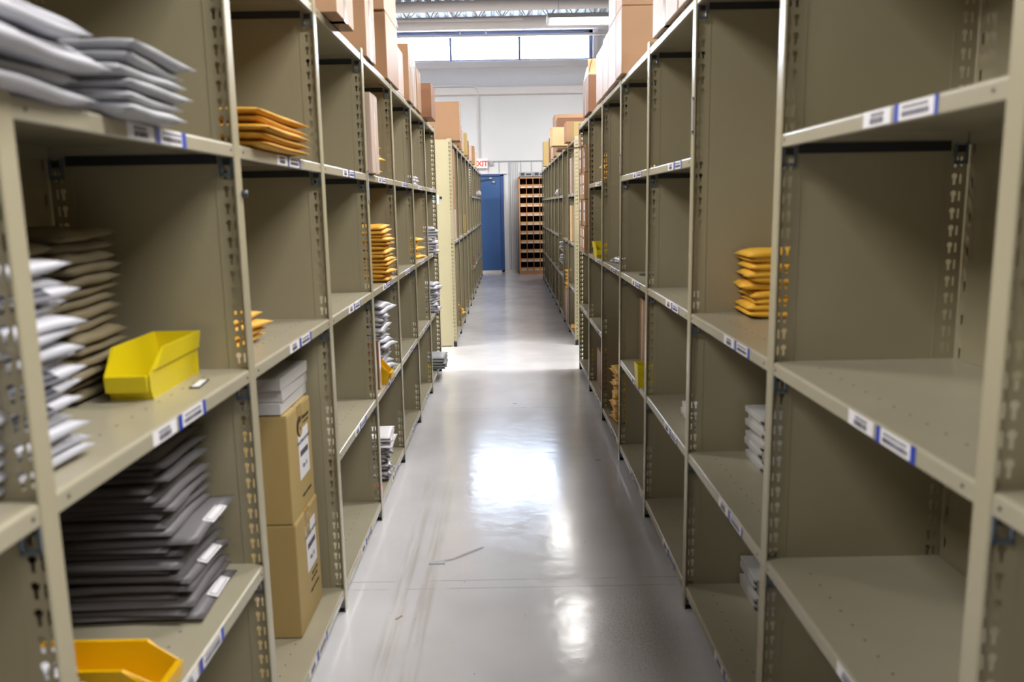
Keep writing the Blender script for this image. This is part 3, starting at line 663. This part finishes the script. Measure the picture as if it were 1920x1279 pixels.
# ------------------------------------------------------------------ right row contents
yr1 = [mailer_mesh(.20, .28, .026, GOLD, 131+i, p=2.5, wr=.12, curl=.006) for i in range(4)]
pile('padded_mailer', yr1, 10, .945, 2.775, 1.141, .0235, 'plump yellow padded mailer, {}, in stack on the wide right bay', 'mailer', 'plump yellow mailers on the wide right bay', rz=R(86), jx=.018, jy=.015, jr=.08, seed=131)
def thin_box(mtl=PAPER):
    m = MB(); m.box(-.10, .10, -.10, .10, 0, .021, mtl, .0015); return m.mesh('box_body')
tb = thin_box(BOOK); tlid = MB().box(-.1008, .1008, -.1008, .1008, .012, .0225, BOOK, .001).box(-.101, -.095, -.101, -.08, .003, .012, DARKP).mesh('lid')
def boxstack(n, x, y, z, t, label, group, seed, jx=.012, rz=0):
    rn = random.Random(seed)
    for i in range(n):
        e = empty('flat_white_box', (x+rn.uniform(-jx, jx), y+rn.uniform(-.006, .006), z+i*t), rz+rn.uniform(-.04, .04)); tag(e, label.format(from_top(n, i)), 'box', group)
        link('box_body', tb, e); link('lid', tlid, e)
boxstack(8, .955, 2.725, .621, .0236, 'flat white box, {}, in stack on the second right bay shelf', 'flat white boxes on the second right bay', 3)
boxstack(5, .962, 2.77, .096, .0236, 'flat white box, {}, in stack on lowest right shelf', 'flat white boxes on the lowest right shelf', 4)
boxstack(3, .835, 3.275, .621, .0236, 'flat white box, {}, of three in the third right bay', 'flat white boxes in the third right bay', 6)
pile('padded_mailer', yp[:1], 1, .80, 3.97, 1.692, .022, 'single yellow padded mailer on upper right shelf, {}'.replace(', {}', ''), 'mailer', None)
tag(link('round_lid', MB().tube([(0, 0, 0), (0, 0, .006)], .045, DARKP, 24).tube([(0, 0, .006), (0, 0, .008)], .038, DARKP, 24).mesh('round_lid'), None, (.76, 4.44, 1.1405)), 'dark round lid lying on the fourth right bay middle shelf', 'lid')
e = carton(.755, 1.02, 4.46, 4.66, .622, .995, CARD, 'brown carton standing behind the yellow bin, fourth right bay', TAPE, 'v', 'brown cartons standing in the right row')
storage_bin(.735, 3.985, .62, .11, .20, .115, BIN, 'bright yellow bin in front of brown carton, fourth right bay', rz=R(90))
pile('plastic_bag', cb, 2, .80, 5.42, 1.141, .016, 'small crinkled clear bag, {}, on shelf of the fifth right bay', 'bag', 'clear bags on the fifth right bay', rz=.3, seed=6)
yd = [mailer_mesh(.20, .26, .024, GOLD, 141+i, p=3, wr=.2, curl=.012) for i in range(4)]
pile('padded_mailer', yd, 16, .775, 5.27, .098, .0225, 'golden padded mailer, {}, in tall leaning stack on lowest right shelf', 'mailer', 'golden mailers in the fifth right bay', jx=.015, jy=.015, jr=.12, seed=141, lean=(.02, 0), ts=2)
pile('padded_mailer', yq, 8, .745, 5.80, 1.692, .0225, 'pale golden mailer, {}, in stack on upper shelf, sixth right bay', 'mailer', 'golden mailers in the sixth right bay', jx=.012, jy=.02, jr=.2, seed=151)
storage_bin(.755, 6.04, 1.14, .24, .20, .115, BIN, 'yellow bin with paper card on middle shelf, sixth right bay', rz=R(0), card=True)
e = carton(.70, .93, 6.15, 6.42, .098, .39, CARDD, 'brown open topped carton on lowest shelf, sixth right bay', None, 'y', 'brown cartons standing in the right row')
storage_bin(.80, 7.30, .095, .12, .14, .115, BIN, 'yellow bin on the lowest shelf at the right row end', rz=R(90))
rowz = [1.142, 1.357, 1.572, 1.787]; cn = 0
for r_ in range(4):
    for c_ in range(2):
        ya = 6.56+.27*c_; x0 = .612+.008*((r_+c_) % 2)
        e = carton(x0, .93, ya, ya+.262, rowz[r_], rowz[r_]+.212, CARD, 'brown carton with white labels, %s row, %s column, seventh right bay' % (['lowest', 'second', 'third', 'top'][r_], ['nearer', 'farther'][c_]), None, 'x', 'labelled brown cartons at the right row end')
        w2 = (.93-x0)/2; face_label(e, 1, -.09, -.01, .04, .19, -w2, lines=True)
        if r_ == 3: 
            m = MB()
            if c_ == 0:
                m.box(-w2-.20, -w2+.01, -.125, .0, .205, .209, CARDD)
                fo = link('open_flap', m.mesh('open_flap'), e); fo.rotation_euler = (0, R(-4), 0)
            else: fo = link('open_flap', MB().box(-w2, -w2+.004, -.12, .12, .21, .32, CARDD).mesh('open_flap'), e)
# ------------------------------------------------------------------ on top of the left row (top shelf 2.222)
ZT = 2.224; TL = 'cartons on top of the left row'; TR = 'cartons on top of the right row'
carton(-.98, -.600, 3.04, 3.37, ZT, 2.66, CARD, 'brown carton overhanging the top left shelf nearest the camera', TAPE, 'v', TL)
carton(-1.02, -.640, 3.90, 4.16, ZT, 2.78, CARD, 'tall brown carton with shiny tape on its aisle side, top left', TAPE, 'v', TL)
carton(-1.00, -.640, 4.55, 5.02, ZT, 2.572, CARD, 'large brown carton, lower of two stacked on the left row top', None, 'y', TL)
carton(-1.00, -.642, 4.53, 5.02, 2.574, 2.93, CARD, 'large brown carton, upper of two stacked on the left row top', None, 'y', TL)
carton(-.95, -.655, 5.08, 5.38, ZT, 2.50, CARDP, 'pale carton just behind the tall stacked pair, left row top', None, 'x', TL)
carton(-.86, -.635, 5.50, 5.75, ZT, 2.585, CARD, 'slim grey brown carton on the left row top under window', TAPE, 'v', TL)
carton(-.86, -.640, 5.78, 5.97, ZT, 2.55, CARDP, 'slim pale taped carton on the left row top, middle of three', TAPE, 'v', TL)
carton(-.86, -.640, 6.02, 6.30, ZT, 2.52, CARD, 'slim brown carton before the overhanging end box, left row top', TAPE, 'v', TL)
carton(-.90, -.585, 6.52, 6.88, ZT, 2.48, CARDD, 'dark brown carton overhanging the shelf at the left row end', None, 'x', TL)
# right row top
carton(.632, .98, 2.45, 3.09, ZT, 2.60, CARDP, 'pale carton at the top right corner of the right row top', TAPE, 'v', TR)
carton(.632, .98, 3.11, 3.62, ZT, 2.62, CARDP, 'pale taped carton before the brown stack, right row top', TAPE, 'v', TR)
carton(.625, 1.04, 4.53, 4.77, ZT, 2.572, CARD, 'brown carton facing camera, lower of stack, right row top', None, 'y', TR)
carton(.627, 1.04, 4.53, 4.77, 2.574, 2.93, CARD, 'brown carton facing camera, upper of stack, right row top', None, 'y', TR)
carton(.628, 1.02, 4.80, 5.14, ZT, 2.572, CARDP, 'pale carton behind the brown stack, lower one, right row top', None, 'y', TR)
carton(.628, 1.02, 4.80, 5.12, 2.574, 2.90, CARDP, 'pale carton behind the brown stack, upper one, right row top', None, 'y', TR)
carton(.630, .95, 5.17, 5.44, ZT, 2.57, CARDP, 'pale single carton in right row top, fourth deep', None, 'y', TR)
carton(.632, .95, 5.47, 5.86, ZT, 2.55, CARDP, 'pale single carton next to the open one, right row top', None, 'y', TR)
e = carton(.625, .90, 6.34, 6.78, ZT, 2.50, CARDD, 'carton with raised open flaps at the right row end top', TAPE, 'v', TR, flaps=True)
m = MB(); m.prism([(-.22, .276), (-.218, .276), (-.15, .40), (-.153, .40)], 'x', -.137, .137, CARDL); link('open_flap', m.mesh('open_flap'), e)
m = MB(); m.prism([(-.137, .276), (-.134, .276), (-.106, .39), (-.109, .39)], 'y', -.215, .215, CARDD); link('open_flap', m.mesh('open_flap'), e)
# far left row top
FLT = 'cartons on top of the far left row'
carton(-.93, -.505, 8.84, 9.16, ZT, 2.625, CARD, 'big brown carton overhanging the near end of far left row', TAPE, 'v', FLT)
rr = random.Random(9)
fl_defs = [(9.75, .12, CARDD, .31, 'dark slim'), (10.15, .16, CARD, .29, 'brown slim'), (10.65, .2, CARDP, .27, 'pale taped'), (11.4, .2, CARDY, .30, 'tan yellow'), (12.2, .2, CARDD, .26, 'dark brown'), (12.9, .2, CARDP, .24, 'pale pink'), (13.9, .25, CARD, .3, 'brown square'), (15.0, .3, CARDL, .28, 'very pale')]
for i, (y, d, mt, h, nm) in enumerate(fl_defs):
    carton(-.86, -.56+rr.uniform(-.01, .01), y, y+d, ZT, ZT+h, mt, '%s carton on far left row top, %s past the big overhanging one' % (nm, ORD[i].replace('topmost', 'first')), None, 'y', FLT)
FRT = 'cartons on top of the far right row'
carton(.712, .98, 8.80, 9.05, ZT, 2.395, CARDY, 'tan taped carton at the near end of far right row top', TAPEB, 'v', FRT)
carton(.665, .98, 9.30, 9.62, ZT, 2.45, CARD, 'brown carton second on the far right row top', None, 'y', FRT)
carton(.535, .80, 9.88, 10.15, ZT, 2.44, CARDL, 'bright pale carton overhanging into the aisle, far right row top', None, 'y', FRT, rot=(0, R(0), R(4)))
carton(.655, 1.06, 10.7, 11.1, ZT, 2.63, CARDD, 'reddish brown wide carton behind the bright pale one, far right', None, 'x', FRT)
carton(.69, 1.12, 11.9, 12.4, ZT, 2.80, CARD, 'tallest brown striped carton on the far right row top', TAPEB, 'x', FRT)
carton(.69, 1.0, 12.8, 13.0, ZT, 2.5, CARDP, 'pale slim carton on far right row top beyond the tallest', None, 'y', FRT)
carton(.69, 1.0, 13.5, 13.7, ZT, 2.6, CARDD, 'dark slim carton on far right row top toward the wall', None, 'y', FRT)
carton(.66, .9, 15.0, 15.3, ZT, 2.66, CARDY, 'tan carton alone at the far end of far right row top', None, 'y', FRT)
# far left contents
carton(-.90, -.60, 9.12, 9.45, 1.85, 2.17, CARD, 'brown carton high in the first far left bay, upper', None, 'y', 'cartons inside the far left row')
carton(-.90, -.60, 9.12, 9.45, 1.50, 1.848, CARD, 'brown carton in the first far left bay, middle', None, 'y', 'cartons inside the far left row')
carton(-.90, -.60, 9.12, 9.45, 1.163, 1.498, CARDP, 'pale carton in the first far left bay, standing on the shelf', None, 'y', 'cartons inside the far left row')
tag(link('red_tape_box', rb.mesh('x') if False else MB().box(-.03, .03, -.03, .03, 0, .14, RED, .01).tube([(0, 0, .14), (0, 0, .19)], .012, RED).mesh('red_bottle'), None, (-.66, 9.60, 1.161)), 'small red bottle on the shelf of the first far left bay', 'bottle')
pile('padded_mailer', yq, 8, -.70, 10.43, .097, .024, 'golden padded mailer, {}, on the lowest shelf of far left row', 'mailer', 'golden mailers on the far left lowest shelf', jx=.03, jy=.03, jr=.4, seed=171)
tag(link('white_poster_roll', MB().tube([(0, 0, 0), (0, 0, .58)], .055, PAPER, 20).tube([(0, 0, .58), (0, 0, .583)], .048, GREYP, 20).mesh('white_poster_roll', True), None, (-.66, 13.55, 1.702)), 'tall white paper roll standing upright in the far left row', 'roll')
carton(-.80, -.60, 11.5, 11.62, 1.163, 1.42, CARDY, 'narrow orange brown box on the far left row shelf', None, 'y', 'cartons inside the far left row')
carton(-.78, -.60, 15.4, 15.7, 1.703, 2.0, CARDD, 'brown box high near the end of the far left row', None, 'y', 'cartons inside the far left row')
tag(link('purple_bag', mailer_mesh(.14, .2, .11, mat('violet_plastic', (70, 58, 170), .4), 7, p=2.2, wr=.3), None, (-.66, 16.6, .56)), 'purple bag on a low shelf near the end of far left row', 'bag')
carton(-.72, -.60, 14.4, 14.6, .503, .66, RED, 'orange red box on a low shelf of far left row', None, 'y', 'cartons inside the far left row')
tag(link('white_bag', mailer_mesh(.2, .24, .12, WHITE, 17, p=2.2, wr=.3), None, (-.62, 16.2, 1.765)), 'white plastic bag spilling from upper shelf, far left row end', 'bag')
# far right contents
yz = [mailer_mesh(.22, .26, .026, GOLD, 161+i, p=3, wr=.2) for i in range(3)]
carton(.70, .95, 9.80, 9.98, .097, .50, CARDP, 'pale tall carton under the golden mailers, far right row, nearer', None, 'y', 'cartons inside the far right row')
carton(.70, .95, 10.02, 10.25, .097, .50, CARD, 'brown tall carton under the golden mailers, far right row, farther', None, 'y', 'cartons inside the far right row')
pile('padded_mailer', yz, 10, .815, 10.0, .502, .0235, 'golden padded mailer, {}, in stack standing on two far right cartons', 'mailer', 'golden mailers on the far right cartons', jx=.012, jy=.02, jr=.1, seed=161)
carton(.72, 1.0, 9.25, 9.50, 1.652, 2.05, CARDP, 'pale slim carton on upper shelf, first far right bay', None, 'y', 'cartons inside the far right row')
carton(.72, 1.0, 9.25, 9.50, 1.112, 1.52, CARDL, 'pale slim carton on middle shelf, first far right bay', None, 'y', 'cartons inside the far right row')
pile('padded_mailer', yz[:1], 2, .82, 9.3, .097, .0235, 'yellow padded mailer, {}, on lowest shelf, first far right bay', 'mailer', 'yellow mailers on the lowest far right shelf', seed=163)
pile('plastic_bag', cb, 3, .79, 10.95, .782, .03, 'clear crinkled bag, {}, on narrow shelf, third far right bay', 'bag', 'clear bags in the third far right bay', seed=164)
pile('plastic_bag', cb, 3, .79, 10.95, .952, .03, 'clear crinkled bag, {}, on the small upper shelf, third far right bay', 'bag', 'clear bags on the upper third far right shelf', seed=165)
tag(link('white_bag', mailer_mesh(.2, .26, .1, WHITE, 19, p=2.2, wr=.3), None, (.79, 11.9, 1.70)), 'white plastic bag on upper shelf of the far right row', 'bag')

# ------------------------------------------------------------------ pigeonhole cabinet at the wall
cab = empty('pigeonhole_cabinet', (.24, 18.17, 0)); tag(cab, 'oak pigeonhole cabinet with white tags under every opening at back wall', 'cabinet')
CW, CH, CD = .93, 2.14, .5
m = MB(); m.box(0, .03, 0, CD, 0, CH, WOOD, .002).box(CW-.03, CW, 0, CD, 0, CH, WOOD, .002).box(0, CW, 0, CD, CH-.03, CH, WOOD, .002).box(0, CW, .005, CD, 0, .07, WOOD, .002)
link('carcass', m.mesh('carcass'), cab)
link('back_board', MB().box(.03, CW-.03, CD-.02, CD-.005, .07, CH-.03, WOODD).mesh('back_board'), cab)
for i in range(1, 6): link('divider', MB().box(.03+i*.1457-.004, .03+i*.1457+.004, .004, CD-.02, .07, CH-.03, WOODD).box(.03+i*.1457-.0045, .03+i*.1457+.0045, .002, .006, .07, CH-.03, WOOD).mesh('divider'), cab)
for r_ in range(10):
    z = .07+r_*.2035
    sf = link('cubby_shelf', MB().box(.03, CW-.03, .0, .012, z, z+.078, WOOD, .001).box(.03, CW-.03, .01, CD-.02, z+.06, z+.072, WOODD).mesh('cubby_shelf'), cab)
    m = MB()
    for i in range(6):
        a = .03+i*.1457; m.box(a+.02, a+.125, -.002, .001, z+.008, z+.034, PAPER)
        if r_ != 9: m.box(a+.02, a+.125, -.002, .001, z+.042, z+.066, CARDL)
    link('name_tags', m.mesh('name_tags'), sf)
for i, (a, c, nm) in enumerate(((.26, .56, 'left'), (.57, .87, 'right'))):
    e = empty('grey_desk_unit', (a, 18.2, CH+.001)); tag(e, 'flat grey electronic unit on top of the cabinet, %s one' % nm, 'device', 'grey units on the cabinet')
    link('casing', MB().box(0, c-a, 0, .3, .012, .115, GREYP, .008).mesh('casing'), e)
    link('display', MB().box(.03, .12, -.003, .002, .035, .095, DARKP).mesh('display'), e); link('slot', MB().box(.15, .27, -.003, .002, .04, .08, DARKP).mesh('slot'), e)
    link('tray', MB().box(-.005, c-a+.005, -.01, .31, 0, .012, DARKP, .002).mesh('tray'), e)

# ------------------------------------------------------------------ bits on the floor
m = MB(); m.tube([(-.37, 3.30, .004), (-.33, 3.31, .007), (-.27, 3.34, .004), (-.20, 3.40, .008), (-.14, 3.46, .003)], .0035, STRAP, 5)
m.box(-.365, -.30, 3.295, 3.315, .001, .006, STRAP)
tag(link('plastic_strap', m.mesh('plastic_strap')), 'scrap of clear plastic strapping lying on the floor', 'scrap')
def bit(x, y, l, a, label):
    tag(link('wood_splinter', MB().box(-l/2, l/2, -.003, .003, 0, .002, CARDD, .0006).box(-l/3, l/4, -.0045, .001, .0005, .0026, CARDY).mesh('wood_splinter'), None, (x, y, 0), (0, 0, a)), label, 'splinter', 'brown splinters on the floor')
bit(-.44, 2.84, .035, .9, 'brown splinter on the floor near the second left post foot')
bit(-.245, 2.30, .022, -.4, 'brown splinter on the floor at the bottom of the photo')
bit(.03, 6.15, .03, .2, 'dark speck of debris in the aisle beyond the bright reflection')
bit(.52, 4.7, .03, .0, 'dark splinter on the floor beside the right row')
